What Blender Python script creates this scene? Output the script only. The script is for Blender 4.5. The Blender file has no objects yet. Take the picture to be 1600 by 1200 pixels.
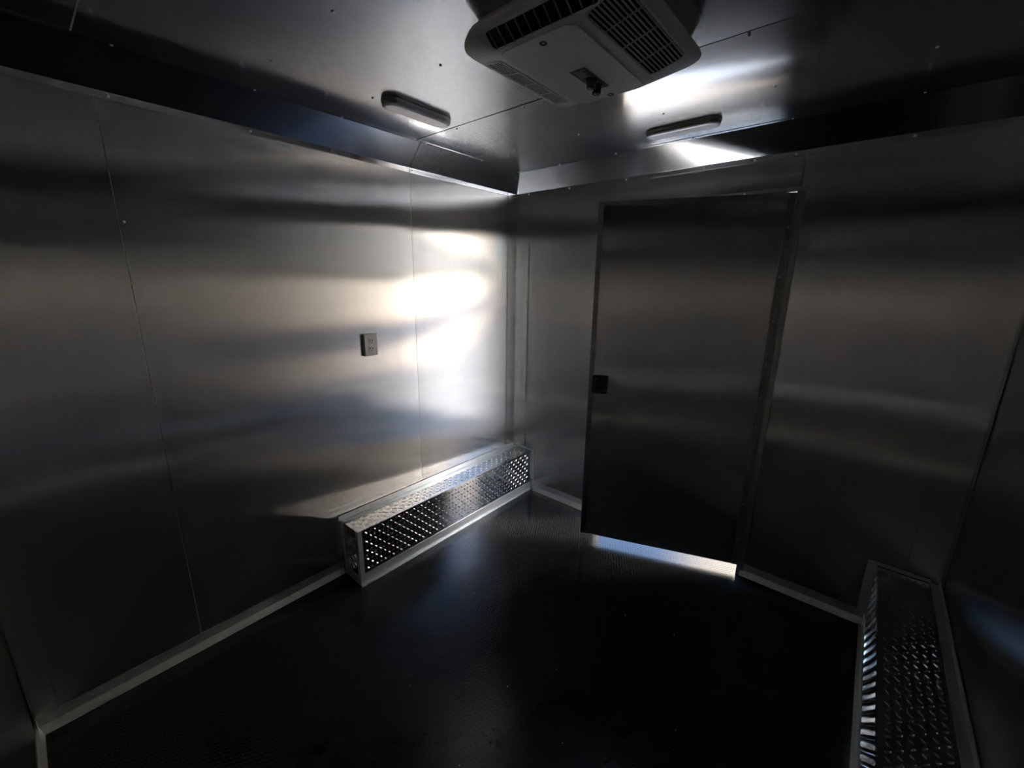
import bpy, math, random
from mathutils import Vector, Matrix, noise

random.seed(7)
scene = bpy.context.scene
col = scene.collection

# ---------------------------------------------------------------- room size
W, L, H = 2.270, 2.436, 2.130        # along x, along -y, height
COVE = 0.099                         # 45 degree cove at the ceiling
HX, DOOR_W, DOOR_A = 1.549, 0.831, 0.3613   # hinge x, door width, door angle
DOOR_Z0, DOOR_Z1 = 0.049, 1.870
JX = HX - DOOR_W - 0.004             # latch-side jamb
SEAM = -0.839                        # sheet joint on left wall and ceiling
SEAM2 = -1.975

# ---------------------------------------------------------------- camera
cam_d = bpy.data.cameras.new('camera')
cam = bpy.data.objects.new('camera', cam_d)
col.objects.link(cam)
cam.location = (1.8785, -2.2393, 1.4924)
cam.rotation_euler = (1.3278, -0.0121, 0.7068)
cam_d.sensor_fit = 'HORIZONTAL'
cam_d.sensor_width = 36.0
cam_d.lens = 653.30 * 36.0 / 1600.0
cam_d.clip_start = 0.01
cam_d.clip_end = 500
scene.camera = cam

# ---------------------------------------------------------------- sky, sun, exposure
world = bpy.data.worlds.new('sky')
scene.world = world
world.use_nodes = True
wn = world.node_tree
wn.nodes.clear()
sky = wn.nodes.new('ShaderNodeTexSky')
sky.sky_type = 'NISHITA'
sky.sun_disc = False
sky.sun_elevation = math.radians(40)
sky.sun_rotation = math.radians(190)
sky.altitude = 100
sky.air_density = 1.0
sky.dust_density = 0.3
sky.ozone_density = 2.5
wbg = wn.nodes.new('ShaderNodeBackground')
wbg.inputs['Strength'].default_value = 0.25
wout = wn.nodes.new('ShaderNodeOutputWorld')
wn.links.new(sky.outputs[0], wbg.inputs[0])
wn.links.new(wbg.outputs[0], wout.inputs[0])

sun_d = bpy.data.lights.new('sun', 'SUN')
sun_d.energy = 9.0
sun_d.angle = math.radians(0.53)
sun_d.color = (1.0, 0.925, 0.84)
sun = bpy.data.objects.new('sun', sun_d)
col.objects.link(sun)
sun.location = (-3, -8, 10)
sun.rotation_euler = Vector((0.14, 0.75, -0.63)).to_track_quat('-Z', 'Y').to_euler()

vs = scene.view_settings
vs.view_transform = 'Standard'
vs.look = 'None'
vs.gamma = 1.0
vs.use_curve_mapping = False
vs.exposure = 3.4
scene.cycles.max_bounces = 14
scene.cycles.glossy_bounces = 12
scene.cycles.diffuse_bounces = 6
scene.cycles.caustics_reflective = True
scene.cycles.blur_glossy = 0.2
scene.cycles.sample_clamp_indirect = 6.0

# ---------------------------------------------------------------- materials
def new_mat(name):
    m = bpy.data.materials.new(name)
    m.use_nodes = True
    m.node_tree.nodes.clear()
    return m, m.node_tree

def N(nt, kind, **kw):
    n = nt.nodes.new(kind)
    for k, v in kw.items():
        if k.startswith('in_'):
            n.inputs[k[3:].replace('_', ' ')].default_value = v
        else:
            setattr(n, k, v)
    return n

def out(nt, shader):
    o = nt.nodes.new('ShaderNodeOutputMaterial')
    nt.links.new(shader, o.inputs['Surface'])

def grain_noise(nt, scale, detail=2.0, rough=0.5):
    tc = N(nt, 'ShaderNodeTexCoord')
    mp = N(nt, 'ShaderNodeMapping')
    mp.inputs['Scale'].default_value = scale
    nt.links.new(tc.outputs['Object'], mp.inputs['Vector'])
    nz = N(nt, 'ShaderNodeTexNoise')
    nz.inputs['Scale'].default_value = 1.0
    nz.inputs['Detail'].default_value = detail
    nz.inputs['Roughness'].default_value = rough
    nt.links.new(mp.outputs[0], nz.inputs['Vector'])
    return nz

def ramp(nt, src, p0, c0, p1, c1):
    r = N(nt, 'ShaderNodeValToRGB')
    e = r.color_ramp.elements
    e[0].position, e[0].color = p0, (*c0, 1)
    e[1].position, e[1].color = p1, (*c1, 1)
    nt.links.new(src, r.inputs[0])
    return r

def brushed(name, mode, c0, c1, r_sharp, a_sharp, r_wide, a_wide, mix, grain, haze=0.095):
    """brushed sheet: a tight and a wide anisotropic lobe, smeared across the grain"""
    m, nt = new_mat(name)
    nz = grain_noise(nt, grain, 3.0)
    cr = ramp(nt, nz.outputs['Fac'], 0.3, c0, 0.7, c1)
    if mode == 'wall':                       # grain runs up the sheet, smear is level
        g = N(nt, 'ShaderNodeNewGeometry')
        cx = N(nt, 'ShaderNodeVectorMath', operation='CROSS_PRODUCT')
        nt.links.new(g.outputs['True Normal'], cx.inputs[0])
        cx.inputs[1].default_value = (0, 0, 1)
        tan = cx.outputs[0]
    else:
        v = N(nt, 'ShaderNodeCombineXYZ')
        for i in range(3):
            v.inputs[i].default_value = mode[i]
        tan = v.outputs[0]
    sh = []
    for r, a, ds_ in ((r_sharp, a_sharp, 'GGX'), (r_wide, a_wide, 'BECKMANN')):
        b = N(nt, 'ShaderNodeBsdfAnisotropic', distribution=ds_)
        b.inputs['Roughness'].default_value = r
        b.inputs['Anisotropy'].default_value = a
        nt.links.new(cr.outputs[0], b.inputs['Color'])
        nt.links.new(tan, b.inputs['Tangent'])
        sh.append(b)
    mx = N(nt, 'ShaderNodeMixShader')
    mx.inputs[0].default_value = mix
    nt.links.new(sh[0].outputs[0], mx.inputs[1])
    nt.links.new(sh[1].outputs[0], mx.inputs[2])
    hz = N(nt, 'ShaderNodeBsdfAnisotropic', distribution='GGX')     # scattered haze of the brushed surface
    hz.inputs['Roughness'].default_value = 0.52
    nt.links.new(cr.outputs[0], hz.inputs['Color'])
    m2 = N(nt, 'ShaderNodeMixShader')
    m2.inputs[0].default_value = haze
    nt.links.new(mx.outputs[0], m2.inputs[1])
    nt.links.new(hz.outputs[0], m2.inputs[2])
    out(nt, m2.outputs[0])
    return m

def principled(name, color, rough=0.5, metal=0.0, spec=0.5, var=0.0, scale=(8, 8, 8), coat=0.0, bump=None):
    m, nt = new_mat(name)
    p = N(nt, 'ShaderNodeBsdfPrincipled')
    p.inputs['Roughness'].default_value = rough
    p.inputs['Metallic'].default_value = metal
    p.inputs['Specular IOR Level'].default_value = spec
    p.inputs['Coat Weight'].default_value = coat
    nz = grain_noise(nt, scale, 4.0, 0.6)
    c0 = tuple(max(0, c * (1 - var)) for c in color)
    c1 = tuple(min(1, c * (1 + var)) for c in color)
    cr = ramp(nt, nz.outputs['Fac'], 0.25, c0, 0.75, c1)
    nt.links.new(cr.outputs[0], p.inputs['Base Color'])
    if bump:
        b = N(nt, 'ShaderNodeBump')
        b.inputs['Strength'].default_value = bump[0]
        b.inputs['Distance'].default_value = bump[1]
        n2 = grain_noise(nt, bump[2], 2.0)
        nt.links.new(n2.outputs['Fac'], b.inputs['Height'])
        nt.links.new(b.outputs[0], p.inputs['Normal'])
    out(nt, p.outputs[0])
    return m

def rubber_floor():
    m, nt = new_mat('black_rubber_floor')
    nz = grain_noise(nt, (300, 300, 300), 3.0)
    b = N(nt, 'ShaderNodeBump')
    b.inputs['Strength'].default_value = 0.10
    b.inputs['Distance'].default_value = 0.0004
    nt.links.new(nz.outputs['Fac'], b.inputs['Height'])
    dz = grain_noise(nt, (3, 3, 3), 5.0, 0.65)
    cr = ramp(nt, dz.outputs['Fac'], 0.3, (0.0110, 0.0110, 0.0110), 0.75, (0.0125, 0.0125, 0.0122))
    df = N(nt, 'ShaderNodeBsdfDiffuse')
    nt.links.new(cr.outputs[0], df.inputs['Color'])
    nt.links.new(b.outputs[0], df.inputs['Normal'])
    gl = N(nt, 'ShaderNodeBsdfAnisotropic', distribution='BECKMANN')
    gl.inputs['Roughness'].default_value = 0.24
    gl.inputs['Color'].default_value = (1, 1, 1, 1)
    nt.links.new(b.outputs[0], gl.inputs['Normal'])
    fr_ = N(nt, 'ShaderNodeFresnel')
    fr_.inputs['IOR'].default_value = 1.42
    mx = N(nt, 'ShaderNodeMixShader')
    nt.links.new(fr_.outputs[0], mx.inputs[0])
    nt.links.new(df.outputs[0], mx.inputs[1])
    nt.links.new(gl.outputs[0], mx.inputs[2])
    out(nt, mx.outputs[0])
    return m

MAT = {}
WALLC = ((0.46, 0.457, 0.45), (0.55, 0.546, 0.537))
MAT['wall'] = brushed('brushed_aluminium_wall', 'wall', *WALLC, 0.14, -0.72, 0.23, -0.81, 0.965, (260, 260, 1.5))
MAT['door'] = brushed('brushed_aluminium_door', 'wall', *WALLC, 0.15, -0.72, 0.235, -0.81, 0.965, (260, 260, 1.5))
MAT['wall_dim'] = brushed('dull_aluminium_wall', 'wall', (0.44, 0.437, 0.43), (0.52, 0.517, 0.51), 0.16, -0.72, 0.25, -0.80, 0.90, (260, 260, 1.5))
MAT['ceil'] = brushed('brushed_aluminium_ceiling', (0, 1, 0), (0.58, 0.59, 0.59), (0.66, 0.67, 0.67), 0.10, -0.30, 0.24, -0.45, 0.60, (2, 260, 1))
MAT['cove'] = brushed('cove_aluminium', (0, 1, 0), (0.54, 0.55, 0.56), (0.62, 0.63, 0.64), 0.12, -0.2, 0.24, 0.0, 0.6, (160, 160, 4), 0.04)
MAT['coveB'] = brushed('cove_aluminium_far', (1, 0, 0), (0.54, 0.55, 0.56), (0.62, 0.63, 0.64), 0.12, -0.2, 0.24, 0.0, 0.6, (160, 160, 4), 0.04)
MAT['trim'] = principled('mill_aluminium_trim', (0.62, 0.63, 0.62), 0.36, 0.85, 0.5, 0.10, (60, 60, 60))
MAT['plate'] = principled('diamond_plate_aluminium', (0.56, 0.56, 0.56), 0.15, 1.0, 0.5, 0.06, (40, 40, 40))
MAT['rivet'] = principled('rivet_aluminium', (0.62, 0.62, 0.62), 0.30, 1.0, 0.5, 0.05)
MAT['hinge'] = principled('hinge_steel', (0.30, 0.295, 0.28), 0.34, 0.95, 0.5, 0.12, (40, 40, 40))
MAT['dark_gap'] = principled('dark_joint_sealant', (0.02, 0.02, 0.02), 0.7, 0.0, 0.3, 0.1)
MAT['rubber'] = rubber_floor()
MAT['plastic'] = principled('off_white_plastic', (0.86, 0.84, 0.80), 0.48, 0.0, 0.5, 0.05, (200, 200, 200), bump=(0.15, 0.0006, (500, 500, 500)))
MAT['grille_dark'] = principled('dark_grille_cavity', (0.02, 0.02, 0.022), 0.8, 0.0, 0.2, 0.1)
MAT['grille_bar'] = principled('grey_grille_plastic', (0.55, 0.53, 0.50), 0.5, 0.0, 0.5, 0.06)
MAT['fin'] = principled('black_fin_plastic', (0.30, 0.29, 0.27), 0.5, 0.0, 0.5, 0.06)
MAT['black'] = principled('black_plastic', (0.012, 0.012, 0.012), 0.40, 0.0, 0.5, 0.1)
MAT['green_label'] = principled('dark_green_label', (0.055, 0.085, 0.060), 0.45, 0.0, 0.5, 0.1)
MAT['lens'] = principled('frosted_lens', (0.82, 0.83, 0.84), 0.16, 0.0, 0.6, 0.02)
MAT['housing'] = principled('shaded_lamp_housing', (0.30, 0.29, 0.29), 0.45, 0.0, 0.5, 0.05)  # white plastic housing; the shade on its side is put into this grey
MAT['outlet'] = principled('grey_outlet_plate', (0.36, 0.355, 0.35), 0.5, 0.2, 0.5, 0.06)
MAT['shell'] = principled('painted_shell', (0.75, 0.75, 0.74), 0.5, 0.0, 0.4, 0.03)
MAT['ground'] = principled('tan_gravel', (0.50, 0.44, 0.375), 0.95, 0.0, 0.1, 0.18, (1.2, 1.2, 1.2))
MAT['concrete'] = principled('pale_concrete', (0.25, 0.25, 0.25), 0.9, 0.0, 0.2, 0.10, (2, 2, 2))
MAT['asphalt'] = principled('grey_asphalt', (0.15, 0.16, 0.18), 0.9, 0.0, 0.2, 0.15, (3, 3, 3))
MAT['far_grey'] = principled('grey_far_siding', (0.17, 0.17, 0.165), 0.9, 0.0, 0.1, 0.1, (0.5, 0.5, 0.5))
MAT['far_cream'] = principled('cream_far_siding', (0.54, 0.49, 0.42), 0.9, 0.0, 0.1, 0.05, (0.5, 0.5, 0.5))
MAT['debris'] = principled('pale_crumbs', (0.7, 0.7, 0.68), 0.7, 0.0, 0.3, 0.1)

# ---------------------------------------------------------------- mesh helpers
class MB:
    """collects geometry, then links it as ONE mesh object"""
    def __init__(self):
        self.v, self.f = [], []

    def add(self, vs_, fs_):
        o = len(self.v)
        self.v += [tuple(p) for p in vs_]
        self.f += [tuple(i + o for i in f) for f in fs_]
        return self

    def box(self, a, b, M=None):
        x0, y0, z0 = a
        x1, y1, z1 = b
        p = [(x0, y0, z0), (x1, y0, z0), (x1, y1, z0), (x0, y1, z0),
             (x0, y0, z1), (x1, y0, z1), (x1, y1, z1), (x0, y1, z1)]
        if M:
            p = [tuple(M @ Vector(q)) for q in p]
        return self.add(p, [(0, 3, 2, 1), (4, 5, 6, 7), (0, 1, 5, 4), (1, 2, 6, 5), (2, 3, 7, 6), (3, 0, 4, 7)])

    def loft(self, rings, cap0=True, cap1=True):
        n = len(rings[0])
        vs_ = [p for r in rings for p in r]
        fs_ = []
        for k in range(len(rings) - 1):
            for i in range(n):
                j = (i + 1) % n
                fs_.append((k * n + i, k * n + j, (k + 1) * n + j, (k + 1) * n + i))
        if cap0:
            fs_.append(tuple(range(n))[::-1])
        if cap1:
            fs_.append(tuple((len(rings) - 1) * n + i for i in range(n)))
        return self.add(vs_, fs_)

    def lathe(self, prof, M=None, seg=12):
        """prof: (radius, height) pairs about local z"""
        rings = []
        for r, h in prof:
            ring = [Vector((r * math.cos(2 * math.pi * i / seg), r * math.sin(2 * math.pi * i / seg), h)) for i in range(seg)]
            rings.append([tuple(M @ p) if M else tuple(p) for p in ring])
        return self.loft(rings)

    def build(self, name, mat, parent=None, smooth=False, bevel=0.0, at=None):
        me = bpy.data.meshes.new(name)
        v = self.v
        if at is not None:
            v = [(p[0] - at[0], p[1] - at[1], p[2] - at[2]) for p in v]
        me.from_pydata(v, [], self.f)
        me.update()
        return link_mesh(name, me, mat, parent, smooth, bevel, at)

def link_mesh(name, me, mat, parent=None, smooth=False, bevel=0.0, at=None):
    if mat is not None and not me.materials:
        me.materials.append(MAT[mat])
    if smooth:
        me.polygons.foreach_set('use_smooth', [True] * len(me.polygons))
    o = bpy.data.objects.new(name, me)
    col.objects.link(o)
    if at is not None:
        o.location = at
    if parent is not None:
        o.parent = parent
    if bevel:
        b = o.modifiers.new('bevel', 'BEVEL')
        b.width = bevel
        b.segments = 2
        b.limit_method = 'ANGLE'
        b.angle_limit = math.radians(40)
    return o

def tag(o, label=None, cat=None, group=None, kind=None):
    if label: o['label'] = label
    if cat: o['category'] = cat
    if group: o['group'] = group
    if kind: o['kind'] = kind
    return o

def empty(name, loc=(0, 0, 0), rz=0.0):
    o = bpy.data.objects.new(name, None)
    col.objects.link(o)
    o.location = loc
    o.rotation_euler = (0, 0, rz)
    o.empty_display_size = 0.05
    return o

# one rivet mesh, shared by every rivet
_rv = MB().lathe([(0.0052, 0.0), (0.0050, 0.0012), (0.0036, 0.0026), (0.0014, 0.0032)], None, 10)
RIVET = bpy.data.meshes.new('rivet')
RIVET.from_pydata(_rv.v, [], _rv.f)
RIVET.update()
RIVET.materials.append(MAT['rivet'])
RIVET.polygons.foreach_set('use_smooth', [True] * len(RIVET.polygons))

def rivet(pos, nrm, parent, scale=1.0):
    o = bpy.data.objects.new('rivet', RIVET)
    col.objects.link(o)
    o.parent = parent
    p = Vector(pos)
    if parent is not None:
        p = p - parent.location if parent.rotation_euler[2] == 0 else p
    o.location = p
    o.rotation_euler = Vector(nrm).to_track_quat('Z', 'Y').to_euler()
    o.scale = (scale, scale, scale)
    return o

def wavy_panel(name, mat, parent, origin, u, v, n, su, sv, seed, amp, edge_u=(0, 0), edge_v=(0, 0), pins=(), step=0.03, thick=0.0022):
    """thin sheet of size su x sv, gently oil-canned; u, v, n are unit axes.
    edge_u / edge_v: how far the sheet is pulled back at its two edges; pins: (u, v, depth, radius) dimples"""
    origin, u, v, n = Vector(origin), Vector(u), Vector(v), Vector(n)
    nu, nv = max(2, int(su / step)), max(2, int(sv / step))
    def h(a, b):
        q = Vector((a * 0.8 + seed * 7.3, b * 2.6 + seed * 3.1, seed))
        w = amp * noise.noise(q) + amp * 0.30 * noise.noise(q * 2.3 + Vector((5, 3, 1)))
        w *= min(1.0, a / 0.15, (su - a) / 0.15) ** 2 * (3 - 2 * min(1.0, a / 0.15, (su - a) / 0.15)) if su > 0.3 else 1.0
        e = 0.0
        for d, k in ((a, edge_u[0]), (su - a, edge_u[1]), (b, edge_v[0]), (sv - b, edge_v[1])):
            if k: e -= k * math.exp(-(d / 0.045) ** 2)
        for pa, pb, dep, rad in pins:
            e -= dep * math.exp(-((a - pa) ** 2 + (b - pb) ** 2) / rad ** 2)
        return w + e
    vs_, fs_ = [], []
    for j in range(nv + 1):
        for i in range(nu + 1):
            a, b = su * i / nu, sv * j / nv
            vs_.append(origin + u * a + v * b + n * h(a, b))
    flip = u.cross(v).dot(n) < 0
    for j in range(nv):
        for i in range(nu):
            k = j * (nu + 1) + i
            f = (k, k + 1, k + nu + 2, k + nu + 1)
            fs_.append(f[::-1] if flip else f)
    o = MB().add(vs_, fs_).build(name, mat, parent, smooth=True)
    row = nu + 1
    for ed in o.data.edges:                  # crisp cut edges
        i0, i1 = ed.vertices
        c0, r0, c1_, r1_ = i0 % row, i0 // row, i1 % row, i1 // row
        if (c0 == c1_ and c0 in (0, nu)) or (r0 == r1_ and r0 in (0, nv)):
            ed.use_edge_sharp = True
    so = o.modifiers.new('sheet', 'SOLIDIFY')
    so.thickness = thick
    so.offset = -1.0
    so.use_rim = True
    return o

T = 0.004        # panel faces stand this far in front of the slab behind them

# ================================================================= OUTSIDE
g = MB().add([(-60, -40, -0.45), (80, -40, -0.45), (80, 120, -0.45), (-60, 120, -0.45)], [(0, 1, 2, 3)]).build('ground', 'ground')
tag(g, 'tan gravel ground outside the door', kind='structure')
a = MB().add([(-20, -6, -0.445), (30, -6, -0.445), (30, 4.2, -0.445), (-20, 4.2, -0.445)], [(0, 1, 2, 3)]).build('concrete_apron', 'concrete', g)
a = MB().add([(-60, 7.4, -0.445), (80, 7.4, -0.445), (80, 12.4, -0.445), (-60, 12.4, -0.445)], [(0, 1, 2, 3)]).build('asphalt_road', 'asphalt', g)

bld = MB().box((-2.6, 15.0, -0.45), (70, 25, 13.5)).build('added_building', 'far_cream', g)  # unseen building, added to reflect cream light into the room
MB().box((-2.6, 14.6, 1.9), (70, 14.999, 4.2)).build('added_building_band', 'far_grey', bld)  # added band, gives the grey stripe in the left wall reflection

MB().add([(-9, 4.7, -0.446), (1.4, 4.7, -0.446), (1.4, 7.4, -0.446), (-9, 7.4, -0.446)], [(0, 1, 2, 3)]).build('added_dark_patch', 'asphalt', g)  # unseen dark ground patch, added to dim the reflection on the ceiling

# ================================================================= STRUCTURE
def struct(name, mb, mat, label=None):
    o = mb.build(name, mat)
    tag(o, label, kind='structure')
    return o

floor = struct('floor', MB().box((-0.06, -L - 0.06, -0.08), (W + 0.06, 0.22, 0.0)), 'rubber', 'black rubber floor with a fine coin pattern')
ceiling = struct('ceiling', MB().box((-0.06, -L - 0.06, H + T), (W + 0.06, 0.06, H + 0.08)), 'shell', 'brushed aluminium ceiling sheets')
wall_left = struct('wall_left', MB().box((-0.06, -L, 0), (-T, 0.0, H + T)), 'shell', 'brushed aluminium left wall in tall sheets')
wall_right = struct('wall_right', MB().box((W + T, -L, 0), (W + 0.06, 0.0, H + T)), 'shell', 'dark brushed aluminium right wall')
wall_near = struct('wall_near', MB().box((-0.06, -L - 0.06, 0), (W + 0.06, -L - T, H + T)), 'shell', 'brushed aluminium wall behind the viewer')
fb = MB()
OP_TOP = 1.874
fb.box((-0.06, T, 0), (JX, 0.06, H + T))
fb.box((HX + 0.012, T, 0), (W + 0.06, 0.06, H + T))
fb.box((JX, T, OP_TOP), (HX + 0.012, 0.06, H + T))
wall_far = struct('wall_far', fb, 'shell', 'brushed aluminium far wall around the doorway')

# raised six-sided studs of the rubber floor: 20 000 of them, one part
def floor_studs():
    p, r0, r1, hgt = 0.0165, 0.0069, 0.0063, 0.0008
    cs = [(math.cos(math.pi / 6 + k * math.pi / 3), math.sin(math.pi / 6 + k * math.pi / 3)) for k in range(6)]
    vs_, fs_ = [], []
    for j in range(int(2.60 / (p * 0.866))):
        for i in range(int((W - 0.04) / p)):
            cx_ = 0.022 + (i + 0.5 * (j % 2)) * p
            cy_ = -L + 0.024 + j * p * 0.866
            if (cx_ < 0.185 and cy_ > -1.37) or (cx_ > W - 0.215 and cy_ > -1.37): continue
            if cy_ > -0.02 and not (0.73 < cx_ < 1.54): continue
            o_ = len(vs_)
            vs_ += [(cx_ + r0 * a_, cy_ + r0 * b_, 0.0) for a_, b_ in cs] + [(cx_ + r1 * a_, cy_ + r1 * b_, hgt) for a_, b_ in cs]
            fs_ += [(o_ + k, o_ + (k + 1) % 6, o_ + 6 + (k + 1) % 6, o_ + 6 + k) for k in range(6)]
            fs_.append(tuple(range(o_ + 6, o_ + 12)))
    mb = MB(); mb.v, mb.f = vs_, fs_
    return mb.build('floor_studs', 'rubber', floor)
tag(floor_studs(), 'fine raised studs of the rubber floor', kind='stuff')

Z = Vector((0, 0, 1))
# left wall sheets (n = +x)
A1 = wavy_panel('wall_panel', 'wall', wall_left, (0.0, SEAM, 0), (0, 1, 0), (0, 0, 1), (1, 0, 0), -SEAM, H, 1.3, 0.0016, (0.0012, 0.0), (0, 0), step=0.022)
A2 = wavy_panel('wall_panel', 'wall', wall_left, (0.0, SEAM2, 0), (0, 1, 0), (0, 0, 1), (1, 0, 0), SEAM - SEAM2 - 0.0015, H, 2.1, 0.0030, (0.0003, 0.0012), (0, 0),
                pins=((SEAM * 0 + 0.85, 1.17, 0.0010, 0.06),), step=0.022)
A3 = wavy_panel('wall_panel', 'wall', wall_left, (0.0, -L, 0), (0, 1, 0), (0, 0, 1), (1, 0, 0), SEAM2 + L - 0.0015, H, 3.7, 0.0026, (0, 0.0003), (0, 0))
rivet((0.0, SEAM2 + 0.012, 1.66), (1, 0, 0), A3, 0.8)
# far wall sheets (n = -y)
B1 = wavy_panel('wall_panel', 'wall', wall_far, (0, 0, 0), (1, 0, 0), (0, 0, 1), (0, -1, 0), JX, H, 5.2, 0.0012, (0, 0.001))
B2 = wavy_panel('wall_panel', 'wall', wall_far, (JX + 0.0015, 0, OP_TOP), (1, 0, 0), (0, 0, 1), (0, -1, 0), HX + 0.010 - JX, H - OP_TOP, 6.4, 0.0006, (0, 0), (0.0025, 0), step=0.02)
B3 = wavy_panel('wall_panel', 'wall', wall_far, (HX + 0.0135, 0, 0), (1, 0, 0), (0, 0, 1), (0, -1, 0), W - HX - 0.0135, H, 8.8, 0.0016, (0.001, 0))
# right wall sheets (n = -x), near wall sheets (n = +y)
for y0, y1, s in ((SEAM, 0, 11.1), (SEAM2, SEAM - 0.0015, 12.2), (-L, SEAM2 - 0.0015, 13.3)):
    wavy_panel('wall_panel', 'wall', wall_right, (W, y0, 0), (0, 1, 0), (0, 0, 1), (-1, 0, 0), y1 - y0, H, s, 0.0018)
for x0, x1, s in ((0, 1.13, 21.1), (1.1315, W, 22.2)):
    wavy_panel('wall_panel', 'wall_dim', wall_near, (x0, -L, 0), (1, 0, 0), (0, 0, 1), (0, 1, 0), x1 - x0, H, s, 0.0016)
# ceiling sheets (n = -z), dark open joint between them
CS = (-0.868, -2.01)
c1 = wavy_panel('ceiling_panel', 'ceil', ceiling, (0, CS[0], H), (1, 0, 0), (0, 1, 0), (0, 0, -1), W, -CS[0], 31.5, 0.0009, (0, 0), (0.0010, 0))
c2 = wavy_panel('ceiling_panel', 'ceil', ceiling, (0, CS[1], H), (1, 0, 0), (0, 1, 0), (0, 0, -1), W, CS[0] - CS[1] - 0.004, 32.5, 0.0010, (0, 0), (0, 0.0010))
c3 = wavy_panel('ceiling_panel', 'ceil', ceiling, (0, -L, H), (1, 0, 0), (0, 1, 0), (0, 0, -1), W, CS[1] - 0.004 + L, 33.5, 0.0009)
MB().box((0, CS[0] - 0.006, H + 0.001), (W, CS[0] + 0.002, H + T)).build('joint_sealant', 'dark_gap', ceiling)
for rx in (0.368, 0.745, 1.130, 1.508, 1.893):
    for ry, pan in ((-0.466, c1), (-0.852, c1), (-1.262, c2), (-1.604, c2)):
        if 0.90 < rx < 1.44 and -1.4 < ry < -0.84:
            continue
        rivet((rx, ry, H - 0.0005), (0, 0, -1), pan, 0.85)

# ---------------------------------------------------------------- cove trim (45 degrees), mitred in the corners
FL = 0.021
def cove_profile():
    # (distance from wall, z): outer skin then back skin
    return [(0.0022, H - COVE - FL), (0.0022, H - COVE), (COVE, H - 0.0022), (COVE + 0.016, H - 0.0022),
            (COVE + 0.016, H - 0.0004), (COVE - 0.001, H - 0.0004), (0.0004, H - COVE + 0.001), (0.0004, H - COVE - FL)]

def cove(name, side, s0, s1, miter0, miter1, mat):
    """side: 'A','B','C','D'; s along the wall"""
    prof = cove_profile()
    def pt(u, z, s, mit, sg):
        t = s + (sg * u if mit else 0.0)
        if side == 'A': return (u, t, z)
        if side == 'B': return (t, -u, z)
        if side == 'C': return (W - u, t, z)
        return (t, -L + u, z)
    r0 = [pt(u, z, s0, miter0, 1) for u, z in prof]
    r1 = [pt(u, z, s1, miter1, -1) for u, z in prof]
    o = MB().loft([r0, r1]).build(name, mat)
    bv = o.modifiers.new('weighted', 'BEVEL'); bv.width = 0.0015; bv.segments = 2; bv.limit_method = 'ANGLE'; bv.angle_limit = math.radians(30)
    tag(o, kind='structure')
    return o

t1 = cove('trim_1', 'A', -L, SEAM - 0.0022, True, False, 'cove')
t2 = cove('trim_2', 'A', SEAM + 0.0014, 0.0, False, True, 'cove')
t3 = cove('trim_3', 'B', 0.0, W, True, True, 'coveB')
t4 = cove('trim_4', 'C', -L, 0.0, True, True, 'cove')
t5 = cove('trim_5', 'D', 0.0, W, True, True, 'coveB')
t1['label'] = 'slanted cove strip above left wall, left of its joint'
t2['label'] = 'short slanted cove strip above left wall beside the corner'
t3['label'] = 'slanted cove strip above the door wall'
t4['label'] = 'slanted cove strip above right wall'
t5['label'] = 'slanted cove strip behind the viewer'
for y, t in ((-0.093, t2), (-0.457, t2), (-0.825, t2), (-1.242, t1), (-1.554, t1), (-1.944, t1)):
    rivet((0.0022, y, H - COVE - 0.010), (1, 0, 0), t, 0.9)
for y, t in ((-0.115, t2), (-0.434, t2), (-0.812, t2), (-1.240, t1), (-1.561, t1), (-1.93, t1)):
    rivet((COVE + 0.008, y, H - 0.0022), (0, 0, -1), t, 0.8)
for x in (0.10, 0.402, 0.761, 1.155, 1.370, 1.525, 1.889, 2.16):
    rivet((x, -0.0022, H - COVE - 0.010), (0, -1, 0), t3, 0.9)
for x in (0.40, 0.745, 1.13, 1.511, 1.89):
    rivet((x, -COVE - 0.008, H - 0.0022), (0, 0, -1), t3, 0.8)

# ---------------------------------------------------------------- corner angles
def corner(name, cx, cy, dx, dy, leg_x, leg_y, label, z0=0.071):
    z1, t = H - COVE - FL, 0.0022
    mb = MB()
    # L section, counter-clockwise or not: loft closes either way
    sec = [(0, 0), (leg_x, 0.0035), (leg_x, t + 0.0035), (t, t), (t + 0.0035, leg_y), (0.0035, leg_y)]
    pts = [(cx + dx * (a + 0.0005), cy + dy * (b + 0.0005)) for a, b in sec]
    if dx * dy < 0: pts = pts[::-1]
    mb.loft([[(x, y, z0) for x, y in pts], [(x, y, z1) for x, y in pts]])
    o = mb.build(name, 'wall')
    tag(o, label, kind='structure')
    return o
corner('trim_6', 0, 0, 1, -1, 0.108, 0.090, 'vertical metal angle in the corner beside the bright wall', 0.331)
corner('trim_7', W, 0, -1, -1, 0.106, 0.06, 'vertical metal angle in the dark right corner', 0.340)
corner('trim_8', 0, -L, 1, 1, 0.055, 0.055, 'vertical metal angle in the near left corner')
corner('trim_9', W, -L, -1, 1, 0.055, 0.055, 'vertical metal angle behind the viewer')

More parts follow.
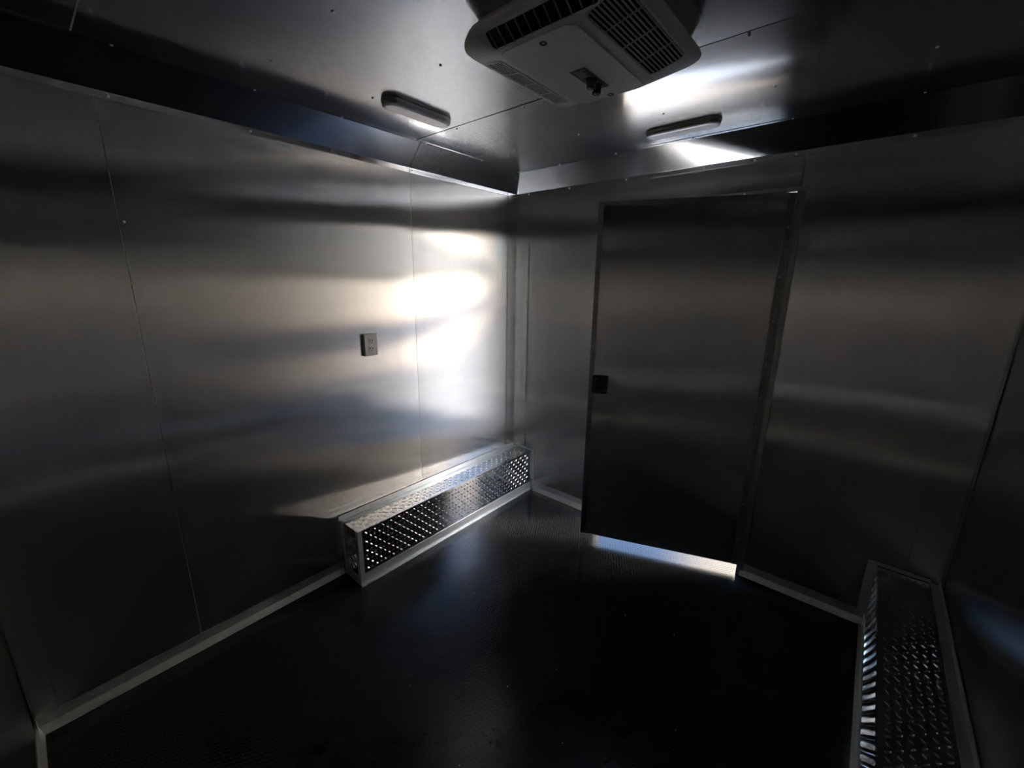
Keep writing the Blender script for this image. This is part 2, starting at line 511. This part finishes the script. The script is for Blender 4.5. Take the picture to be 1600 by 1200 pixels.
# ---------------------------------------------------------------- baseboards
def baseboard(name, side, s0, s1, label, rv=()):
    prof = [(0.0008, 0.070), (0.0034, 0.070), (0.0040, 0.034), (0.0125, 0.002), (0.0125, 0.0004), (0.0008, 0.0004)]
    def pt(u, z, s):
        if side == 'A': return (u, s, z)
        if side == 'B': return (s, -u, z)
        if side == 'C': return (W - u, s, z)
        return (s, -L + u, z)
    o = MB().loft([[pt(u, z, s0) for u, z in prof], [pt(u, z, s1) for u, z in prof]]).build(name, 'trim')
    tag(o, label, kind='structure')
    nr = {'A': (1, 0, 0), 'B': (0, -1, 0), 'C': (-1, 0, 0), 'D': (0, 1, 0)}[side]
    for s in rv:
        rivet(pt(0.0036, 0.052, s), nr, o, 0.8)
    return o
BL, BW, BH = 1.356, 0.162, 0.300
baseboard('baseboard_left', 'A', -L, -BL - 0.008, 'metal base strip along the left wall', (-2.3, -1.95, -1.6))
baseboard('baseboard_far', 'B', BW + 0.034, JX - 0.004, 'metal base strip between box and door', (0.25, 0.62))
baseboard('baseboard_far_right', 'B', HX + 0.02, W - 0.195 - 0.002, 'metal base strip right of the door', (1.63, 1.95))
baseboard('baseboard_right', 'C', -L, -BL - 0.008, 'metal base strip along the right wall')
baseboard('baseboard_near', 'D', 0.0, W, 'metal base strip behind the viewer')

# ---------------------------------------------------------------- doorway frame and threshold
fr = MB()
fr.box((JX - 0.001, -0.003, 0.0), (JX + 0.0006, 0.062, OP_TOP))                # latch jamb liner
fr.box((JX, -0.003, OP_TOP - 0.0016), (HX + 0.012, 0.062, OP_TOP))            # head liner
fr.box((HX + 0.0110, -0.003, 0.0), (HX + 0.0126, 0.062, OP_TOP))              # hinge jamb liner
o_frame = fr.build('trim_10', 'hinge')
tag(o_frame, 'thin metal liner around the doorway', kind='structure')
hb = MB().box((JX + 0.30, -0.0055, OP_TOP + 0.001), (HX + 0.036, -0.0026, OP_TOP + 0.018)).build('head_strip', 'wall', o_frame)
vb = MB().box((HX + 0.002, -0.0050, 0.0), (HX + 0.034, -0.0024, OP_TOP + 0.001)).build('hinge_side_strip', 'hinge', o_frame)
for x in (1.046, 1.213, 1.349, 1.481):
    rivet((x, -0.0055, OP_TOP + 0.010), (0, -1, 0), o_frame, 0.7)

# ================================================================= DOOR (ajar, swings into the room)
door = empty('door_1', (HX, 0, 0), DOOR_A)
tag(door, 'tall brushed aluminium door standing ajar', kind='structure')
# local: door runs along -x from the hinge, room face looks to -y
DT = 0.034
dp = wavy_panel('door_panel', 'door', door, (-DOOR_W + 0.022, -0.0012, DOOR_Z0 + 0.004), (1, 0, 0), (0, 0, 1), (0, -1, 0), DOOR_W - 0.048, DOOR_Z1 - DOOR_Z0 - 0.026, 41.7, 0.0012,
                pins=((0.06, 0.86, 0.0012, 0.06), (0.09, 0.74, -0.0010, 0.05)), step=0.022)
MB().box((-DOOR_W + 0.003, 0.003, DOOR_Z0 + 0.002), (-0.003, DT - 0.002, DOOR_Z1 - 0.002)).build('door_core', 'shell', door)
MB().box((-DOOR_W, -0.0030, DOOR_Z0), (-DOOR_W + 0.0255, DT, DOOR_Z1)).build('edge_channel', 'hinge', door, bevel=0.001)
MB().box((-DOOR_W + 0.0255, -0.0030, DOOR_Z1 - 0.022), (-0.026, DT, DOOR_Z1)).build('top_channel', 'hinge', door, bevel=0.001)
MB().box((-0.026, -0.0030, DOOR_Z0), (0.0030, DT, DOOR_Z1)).build('hinge_channel', 'hinge', door, bevel=0.001)
MB().box((-DOOR_W + 0.0255, 0.0, DOOR_Z0), (-0.026, DT, DOOR_Z0 + 0.006)).build('bottom_channel', 'black', door)
# piano hinge: knuckles one by one, leaf and screws
hg = MB().box((-0.024, -0.0052, DOOR_Z0 + 0.01), (-0.002, -0.0030, DOOR_Z1 - 0.02)).build('hinge_leaf', 'hinge', door)
kz = DOOR_Z0 + 0.012
nk = 24
kh = (DOOR_Z1 - 0.02 - kz) / nk
km = None
for i in range(nk):
    if km is None:
        kmb = MB().lathe([(0.0058, 0.0), (0.0062, 0.001), (0.0062, kh - 0.002), (0.0058, kh - 0.001)], None, 12)
        k = kmb.build('hinge_knuckle', 'hinge', hg, smooth=False)
        km = k.data
    else:
        k = link_mesh('hinge_knuckle', km, None, hg)
    k.location = (0.0045, -0.0065, kz + i * kh)
for z in (1.729, 1.521, 1.325, 1.121, 0.966, 0.818, 0.60, 0.40, 0.20):
    r = bpy.data.objects.new('screw', RIVET); col.objects.link(r); r.parent = hg
    r.location = (-0.013, -0.0052, z)
    r.rotation_euler = (math.pi / 2, 0, 0)
# black latch plate near the free edge
lx0, lx1, lz0, lz1 = -0.812, -0.730, 0.905, 1.008
def rrect(x0, x1, z0, z1, r, y, seg=4):
    pts = []
    for cx_, cz_, a0 in ((x1 - r, z1 - r, 0), (x0 + r, z1 - r, 90), (x0 + r, z0 + r, 180), (x1 - r, z0 + r, 270)):
        for i in range(seg + 1):
            t_ = math.radians(a0 + 90 * i / seg)
            pts.append((cx_ + r * math.cos(t_), y, cz_ + r * math.sin(t_)))
    return pts
lm = MB().loft([rrect(lx0, lx1, lz0, lz1, 0.010, -0.001), rrect(lx0, lx1, lz0, lz1, 0.010, -0.0075), rrect(lx0 + 0.003, lx1 - 0.003, lz0 + 0.003, lz1 - 0.003, 0.008, -0.010)])
latch = lm.build('latch_plate', 'black', door, bevel=0.0008)
tag(latch, 'square black latch plate')
lp = MB().loft([rrect(lx0 + 0.016, lx1 - 0.016, lz0 + 0.022, lz1 - 0.022, 0.006, -0.009), rrect(lx0 + 0.018, lx1 - 0.018, lz0 + 0.024, lz1 - 0.024, 0.005, -0.0135)]).build('latch_paddle', 'black', latch)
for x, z in ((-0.789, 0.984), (-0.741, 0.930)):
    r = bpy.data.objects.new('screw', RIVET); col.objects.link(r); r.parent = latch
    r.location = (x, -0.0098, z); r.rotation_euler = (math.pi / 2, 0, 0); r.scale = (0.9, 0.9, 0.9)

# ================================================================= DIAMOND PLATE BOXES
def lugs(mb, origin, u, v, n, su, sv, pitch=0.0245):
    origin, u, v, n = Vector(origin), Vector(u), Vector(v), Vector(n)
    nu, nv = int(su / pitch), int(sv / pitch)
    ou, ov = (su - (nu - 1) * pitch) / 2, (sv - (nv - 1) * pitch) / 2
    hl, hw, hh = 0.0112, 0.0036, 0.0024
    for j in range(nv):
        for i in range(nu):
            c = origin + u * (ou + i * pitch) + v * (ov + j * pitch)
            a = math.radians(45 if (i + j) % 2 else -45)
            d = u * math.cos(a) + v * math.sin(a)
            e = n.cross(d)
            base = [c + d * hl, c + d * hl * 0.45 + e * hw, c - d * hl * 0.45 + e * hw, c - d * hl, c - d * hl * 0.45 - e * hw, c + d * hl * 0.45 - e * hw]
            top = [c + d * hl * 0.5 + n * hh, c - d * hl * 0.5 + n * hh]
            mb.add(base + top, [(0, 1, 6), (1, 2, 7, 6), (2, 3, 7), (3, 4, 7), (4, 5, 6, 7), (5, 0, 6)])

def wheel_box(name, side, bw, bl, bh, label):
    """box against a side wall, running from the far wall towards the viewer"""
    root = empty(name, (0 if side > 0 else W, 0, 0))
    tag(root, label, 'wheel box', 'diamond plate boxes over the wheels')
    def P(u, y, z): return (side * u, y, z)
    def slab(nm, a, b, mat, par=root):
        lo = [min(p, q) for p, q in zip(P(*a), P(*b))]
        hi = [max(p, q) for p, q in zip(P(*a), P(*b))]
        return MB().box(lo, hi).build(nm, mat, par)
    y1 = -0.003
    top = slab('top_plate', (0.004, -bl, bh - 0.003), (bw, y1, bh), 'plate')
    fro = slab('front_plate', (bw - 0.003, -bl, 0.003), (bw, y1, bh - 0.0031), 'plate')
    end = slab('end_plate', (0.004, -bl, 0.003), (bw - 0.0031, -bl + 0.003, bh - 0.0031), 'plate')
    m = MB(); lugs(m, P(0.034, -bl + 0.012, bh), (0, 1, 0), (side, 0, 0), (0, 0, 1), bl - 0.03, bw - 0.040)
    tag(m.build('tread_lugs', 'plate', top), 'raised diamond tread', kind='stuff')
    m = MB(); lugs(m, P(bw, -bl + 0.024, 0.064), (0, 1, 0), (0, 0, 1), (side, 0, 0), bl - 0.045, bh - 0.068)
    tag(m.build('tread_lugs', 'plate', fro), 'raised diamond tread', kind='stuff')
    m = MB(); lugs(m, P(0.030, -bl, 0.064), (side, 0, 0), (0, 0, 1), (0, -1, 0), bw - 0.055, bh - 0.068)
    tag(m.build('tread_lugs', 'plate', end), 'raised diamond tread', kind='stuff')
    t = 0.0026
    def angle(nm, prof_a, prof_b):
        lo = MB()
        for a, b in (prof_a, prof_b):
            l_ = [min(p, q) for p, q in zip(P(*a), P(*b))]; h_ = [max(p, q) for p, q in zip(P(*a), P(*b))]
            lo.box(l_, h_)
        return lo.build(nm, 'trim', root)
    wa = angle('wall_angle', ((0.0030, -bl - 0.012, bh + 0.0002), (0.0030 + t, y1, bh + 0.028)), ((0.0056, -bl, bh + 0.0002), (0.030, y1, bh + 0.0002 + t)))
    fa = angle('floor_angle', ((bw + 0.0002, -bl - 0.003, 0.0004), (bw + 0.0002 + t, y1, 0.058)), ((bw + 0.0028, -bl - 0.003, 0.0004), (bw + 0.014, y1, 0.0004 + t)))
    ca = angle('corner_angle', ((bw + 0.0002, -bl - t, 0.058), (bw + 0.0002 + t, -bl + 0.020, bh - 0.001)), ((bw - 0.020, -bl - t - 0.0002, 0.058), (bw + 0.0002, -bl - 0.0002, bh - 0.001)))
    ea = angle('end_angle', ((0.004, -bl - t - 0.0002, 0.0004), (bw - 0.001, -bl - 0.0002, 0.045)), ((0.004, -bl - t - 0.0002, 0.045), (0.026, -bl - 0.0002, bh + 0.001)))
    fw = angle('upright_angle', ((bw + 0.0002, -0.0066, 0.058), (bw + 0.033, -0.0040, bh + 0.018)), ((0.030, -0.0066, bh + 0.003), (bw + 0.0002, -0.0040, bh + 0.018)))
    def rv(p, nr, par):
        r = bpy.data.objects.new('rivet', RIVET); col.objects.link(r); r.parent = par
        r.location = P(*p); r.rotation_euler = Vector((side * nr[0], nr[1], nr[2])).to_track_quat('Z', 'Y').to_euler(); r.scale = (0.75,) * 3
    for y in (-0.06, -0.36, -0.66, -0.96, -1.28):
        rv((0.018, y, bh + 0.0028), (0, 0, 1), wa)
        rv((0.0056, y - 0.03, bh + 0.016), (1, 0, 0), wa)
        rv((bw + 0.0028, y, 0.038), (1, 0, 0), fa)
    for z in (0.09, 0.20, 0.285):
        rv((bw + 0.018, -0.0066, z), (0, -1, 0), fw)
        rv((bw + 0.0028, -bl + 0.010, z - 0.01), (1, 0, 0), ca)
    return root
wheel_box('wheel_box', 1, BW, BL, BH, 'diamond plate wheel box with light metal trim along the bright left wall')
wheel_box('wheel_box', -1, 0.195, BL, 0.3087, 'dark diamond plate wheel box at the bottom right corner')

# ================================================================= AIR CONDITIONER
ac = empty('air_conditioner', (1.17, -1.12, H))
tag(ac, 'off-white plastic air conditioner unit fixed to the metal ceiling', 'air conditioner')
OX, OY = 1.17, -1.12
def ring(x0, x1, y0, y1, r, z, seg=6, tilt=0.0):
    pts = []
    for cx_, cy_, a0 in ((x1 - r, y1 - r, 0), (x0 + r, y1 - r, 90), (x0 + r, y0 + r, 180), (x1 - r, y0 + r, 270)):
        for i in range(seg + 1):
            t_ = math.radians(a0 + 90 * i / seg)
            x_ = cx_ + r * math.cos(t_)
            dz_ = tilt * max(0.0, min(1.0, (1.012 - x_) / (1.012 - RX0 - 0.008)))
            pts.append((x_ - OX, cy_ + r * math.sin(t_) - OY, z - dz_ - H))
    return pts
RX0, RX1, RY0, RY1, RZ = 0.948, 1.415, -1.390, -0.872, 2.090
TL = 0.020
BX0, BX1, BY0, BY1, BZ = 1.040, 1.268, -1.335, -0.925, 2.050
body = MB().loft([ring(RX0 + .035, RX1 - .03, RY0 + .035, RY1 - .03, 0.05, H - 0.0005),
                  ring(RX0 + .004, RX1 - .004, RY0 + .004, RY1 - .004, 0.060, RZ + 0.010, tilt=TL),
                  ring(RX0, RX1, RY0, RY1, 0.062, RZ, tilt=TL),
                  ring(RX0 + .008, RX1 - .010, RY0 + .006, RY1 - .010, 0.058, RZ - 0.007, tilt=TL),
                  ring(BX0 - .004, BX1 + .004, BY0 - .004, BY1 + .004, 0.035, BZ + 0.0015),
                  ring(BX0, BX1, BY0, BY1, 0.032, BZ)]).build('housing', 'plastic', ac)
for p_ in body.data.polygons: p_.use_smooth = False
bvm = body.modifiers.new('soft', 'BEVEL'); bvm.width = 0.004; bvm.segments = 3; bvm.limit_method = 'ANGLE'; bvm.angle_limit = math.radians(20)
cp = MB().loft([ring(BX0 + 0.004, BX1 - 0.002, BY0 + 0.004, BY1 - 0.004, 0.028, BZ + 0.001), ring(BX0 + 0.004, BX1 - 0.002, BY0 + 0.004, BY1 - 0.004, 0.028, BZ - 0.003)]).build('centre_panel', 'plastic', ac, bevel=0.0015)

def frame_at(o_, u, v):
    """matrix: local x along u, y along v, z outwards"""
    o_, u, v = Vector(o_), Vector(u).normalized(), Vector(v).normalized()
    n = u.cross(v).normalized()
    M = Matrix(((u.x, v.x, n.x, o_.x - OX), (u.y, v.y, n.y, o_.y - OY), (u.z, v.z, n.z, o_.z - H), (0, 0, 0, 1)))
    return M

def rounded(x0, x1, y0, y1, r, z, seg=4):
    pts = []
    for cx_, cy_, a0 in ((x1 - r, y1 - r, 0), (x0 + r, y1 - r, 90), (x0 + r, y0 + r, 180), (x1 - r, y0 + r, 270)):
        for i in range(seg + 1):
            t_ = math.radians(a0 + 90 * i / seg)
            pts.append((cx_ + r * math.cos(t_), cy_ + r * math.sin(t_), z))
    return pts

def grille(name, M, su, sv, r, nbars, ncross, bar_w, bar_mat, frame_mat, lift=0.0012, bar_h=0.0030):
    """recess plate with a rim, bars along v spaced in u, cross bars along u"""
    gp = MB().loft([[tuple(M @ Vector(p)) for p in rounded(0, su, 0, sv, r, 0.0)],
                    [tuple(M @ Vector(p)) for p in rounded(0, su, 0, sv, r, lift)]]).build(name, 'grille_dark', ac)
    rim = MB()
    a_, b_ = rounded(-0.003, su + 0.003, -0.003, sv + 0.003, r + 0.003, 0.0), rounded(-0.002, su + 0.002, -0.002, sv + 0.002, r + 0.002, lift + 0.0022)
    c_ = rounded(0.0015, su - 0.0015, 0.0015, sv - 0.0015, max(0.001, r - 0.0015), lift + 0.0022)
    d_ = rounded(0.0015, su - 0.0015, 0.0015, sv - 0.0015, max(0.001, r - 0.0015), lift)
    rim.loft([[tuple(M @ Vector(p)) for p in q] for q in (a_, b_, c_, d_)], False, False)
    rim.build('grille_rim', frame_mat, gp)
    me = None
    for i in range(nbars):
        x = su * (i + 0.5) / nbars
        # shorten bars inside the rounded corners
        ins = 0.001
        dx = min(x, su - x)
        if dx < r: ins += r - math.sqrt(max(0.0, r * r - (r - dx) ** 2))
        MB().box((x - bar_w / 2, ins, lift - 0.0005), (x + bar_w / 2, sv - ins, lift + bar_h), M).build('grille_bar', bar_mat, gp)
    for j in range(ncross):
        y = sv * (j + 1) / (ncross + 1)
        MB().box((0.001, y - 0.0014, lift - 0.0005), (su - 0.001, y + 0.0014, lift + bar_h - 0.0002), M).build('grille_cross_bar', bar_mat, gp)
    return gp

# right-hand grille on the wide sloping side: bars run along y, cross bars along x
sl = Vector((RX1 - 0.010 - (BX1 + 0.004), 0, (RZ - 0.007) - (BZ + 0.0015)))
ln = sl.length
ud = Vector((0, 1, 0)); vd = sl.normalized()
o0 = Vector((BX1 + 0.004, -1.325, BZ + 0.0015)) + vd * 0.020
# local x = down-slope direction, local y along -y so that z points into the room
Mr = frame_at(o0 + Vector((0, 0.36, 0)), vd, (0, -1, 0))
grille('return_grille', Mr, ln - 0.036, 0.36, 0.022, 10, 3, 0.0030, 'grille_bar', 'plastic')
# left narrow pale grille on the sloping side away from the viewer
sl2 = Vector((RX0 + 0.008 - (BX0 - 0.004), 0, (RZ - 0.007 - TL) - (BZ + 0.0015)))
v2 = sl2.normalized()
Ml = frame_at(Vector((BX0 - 0.004, -1.295, BZ + 0.0015)) + v2 * 0.014, v2, (0, 1, 0))
grille('outlet_grille', Ml, 0.052, 0.325, 0.006, 6, 3, 0.0030, 'plastic', 'plastic', bar_h=0.0007)
# dark finned grille facing the viewer
sl3 = Vector((0, RY0 + 0.006 - (BY0 - 0.004), (RZ - 0.007) - (BZ + 0.0015)))
v3 = sl3.normalized()
Mf = frame_at(Vector((BX0 + 0.005, BY0 - 0.004, BZ + 0.0015)) + v3 * 0.004, (1, 0, 0), v3) 
if (Mf.to_3x3() @ Vector((0, 0, 1))).z > 0:
    Mf = frame_at(Vector((BX0 + 0.005 + 0.30, BY0 - 0.004, BZ + 0.0015)) + v3 * 0.004, (-1, 0, 0), v3)
grille('finned_grille', Mf, 0.30, sl3.length - 0.010, 0.010, 11, 0, 0.0030, 'fin', 'plastic', 0.001)
# control label, knobs and screw holes on the centre panel (z down)
def on_panel(x, y, dz=0.0): return (x - OX, y - OY, BZ - 0.003 - dz - H)
lb = MB().box(on_panel(1.138, -1.140, 0.0010), on_panel(1.184, -1.000, -0.0005)).build('control_label', 'green_label', ac)
for k_ in range(5):
    MB().box(on_panel(1.146, -1.130 + k_ * 0.009, 0.0013), on_panel(1.176 - 0.006 * (k_ % 2), -1.127 + k_ * 0.009, 0.0008)).build('label_print', 'grille_bar', lb)
for x, y in ((1.163, -1.065), (1.157, -1.024)):
    M = Matrix.Translation(Vector(on_panel(x, y))) @ Matrix.Rotation(math.pi, 4, 'X')
    kb = MB().lathe([(0.017, 0.0), (0.017, 0.004), (0.0135, 0.006), (0.012, 0.022), (0.010, 0.0235)], M, 20).build('control_knob', 'black', ac, smooth=False)
    MB().box((x - 0.0015 - OX, y - 0.011 - OY, BZ - 0.003 - 0.0262 - H), (x + 0.0015 - OX, y + 0.011 - OY, BZ - 0.003 - 0.0232 - H)).build('knob_pointer', 'grille_bar', kb)
for x, y in ((1.168, -1.302), (1.160, -0.945)):
    M = Matrix.Translation(Vector(on_panel(x, y))) @ Matrix.Rotation(math.pi, 4, 'X')
    MB().lathe([(0.0095, -0.002), (0.0095, 0.0012), (0.0060, 0.0012), (0.0050, -0.0005)], M, 14).build('screw_cap', 'black', ac)

# ================================================================= CEILING LIGHTS
def stadium(l, w, z, seg=10):
    r = w / 2
    pts = []
    for sx, a0 in ((1, -90), (-1, 90)):
        for i in range(seg + 1):
            t_ = math.radians(a0 + 180 * i / seg)
            pts.append((sx * (l / 2 - r) + r * math.cos(t_), r * math.sin(t_), z))
    return pts

def ceiling_light(loc, rz, label, l, w):
    root = empty('ceiling_light', loc, rz)
    tag(root, label, 'light', 'oval lights on the ceiling')
    MB().loft([stadium(l, w, -0.0005), stadium(l, w, -0.006), stadium(l - 0.004, w - 0.004, -0.008), stadium(l - 0.006, w - 0.006, -0.019), stadium(l - 0.012, w - 0.012, -0.021),
               stadium(l - 0.022, w - 0.022, -0.021)]).build('housing', 'housing', root)
    ls = MB().loft([stadium(l - 0.022, w - 0.022, -0.0205), stadium(l - 0.024, w - 0.024, -0.0225), stadium(l - 0.034, w - 0.034, -0.0238)]).build('lens', 'lens', root)
    for k_ in range(4):
        MB().box((-0.020 + k_ * 0.011, -0.0015, -0.0242), (-0.013 + k_ * 0.011, 0.0015, -0.0236)).build('lens_print', 'grille_bar', ls)
    return root
ceiling_light((0.402, -1.087, H), math.pi / 2, 'oval ceiling light with black shaded side above the left wall', 0.310, 0.088)
ceiling_light((1.140, -0.285, H), 0.0, 'oval ceiling light in front of the door wall', 0.310, 0.088)

# ================================================================= WALL OUTLET
out_r = empty('wall_outlet', (-0.007, -1.124, 1.173))
tag(out_r, 'small grey duplex power outlet on the left metal wall', 'outlet')
MB().box((-0.002, -0.027, -0.046), (0.006, 0.027, 0.046)).build('outlet_box', 'black', out_r)
pl = MB().box((0.0055, -0.035, -0.054), (0.0195, 0.035, 0.054)).build('cover_plate', 'outlet', out_r, bevel=0.0018)
for dz in (-0.020, 0.020):
    M = Matrix.Translation((0.0193, 0, dz)) @ Matrix.Rotation(math.pi / 2, 4, 'Y')
    rc = MB().lathe([(0.0165, -0.001), (0.0165, 0.0012), (0.0155, 0.0018)], M, 20).build('receptacle', 'outlet', out_r)
    for dy, hh_ in ((-0.0066, 0.0056), (0.0066, 0.0048)):
        MB().box((0.0208, dy - 0.0022, dz + 0.003 - hh_), (0.0216, dy + 0.0022, dz + 0.003 + hh_)).build('slot', 'black', rc)
    M = Matrix.Translation((0.0208, 0, dz - 0.0085)) @ Matrix.Rotation(math.pi / 2, 4, 'Y')
    MB().lathe([(0.0027, 0.0), (0.0027, 0.0008)], M, 10).build('ground_hole', 'black', rc)
r = bpy.data.objects.new('screw', RIVET); col.objects.link(r); r.parent = out_r
r.location = (0.0195, 0, 0); r.rotation_euler = (0, math.pi / 2, 0); r.scale = (0.6,) * 3

# ================================================================= CRUMBS ON THE FLOOR
cr_ = MB()
for x, y in ((0.62, -1.02), (0.95, -0.98), (1.02, -0.83), (1.16, -1.10), (1.33, -1.31), (1.06, -1.28), (1.45, -0.62), (0.52, -1.28), (0.78, -1.52), (1.24, -0.66), (0.86, -0.72), (1.60, -1.02), (0.44, -0.55), (1.12, -1.58)):
    r_ = random.uniform(0.0016, 0.0030)
    ph = random.uniform(0, 6)
    base = [(x + r_ * math.cos(ph + k * 1.257) * random.uniform(.7, 1.2), y + r_ * math.sin(ph + k * 1.257) * random.uniform(.7, 1.2), 0.0002) for k in range(5)]
    cr_.add(base + [(x + r_ * 0.2, y, r_ * 0.9)], [(k, (k + 1) % 5, 5) for k in range(5)])
tag(cr_.build('floor_crumbs', 'debris'), 'tiny pale crumbs scattered on the black rubber floor', 'debris', kind='stuff')
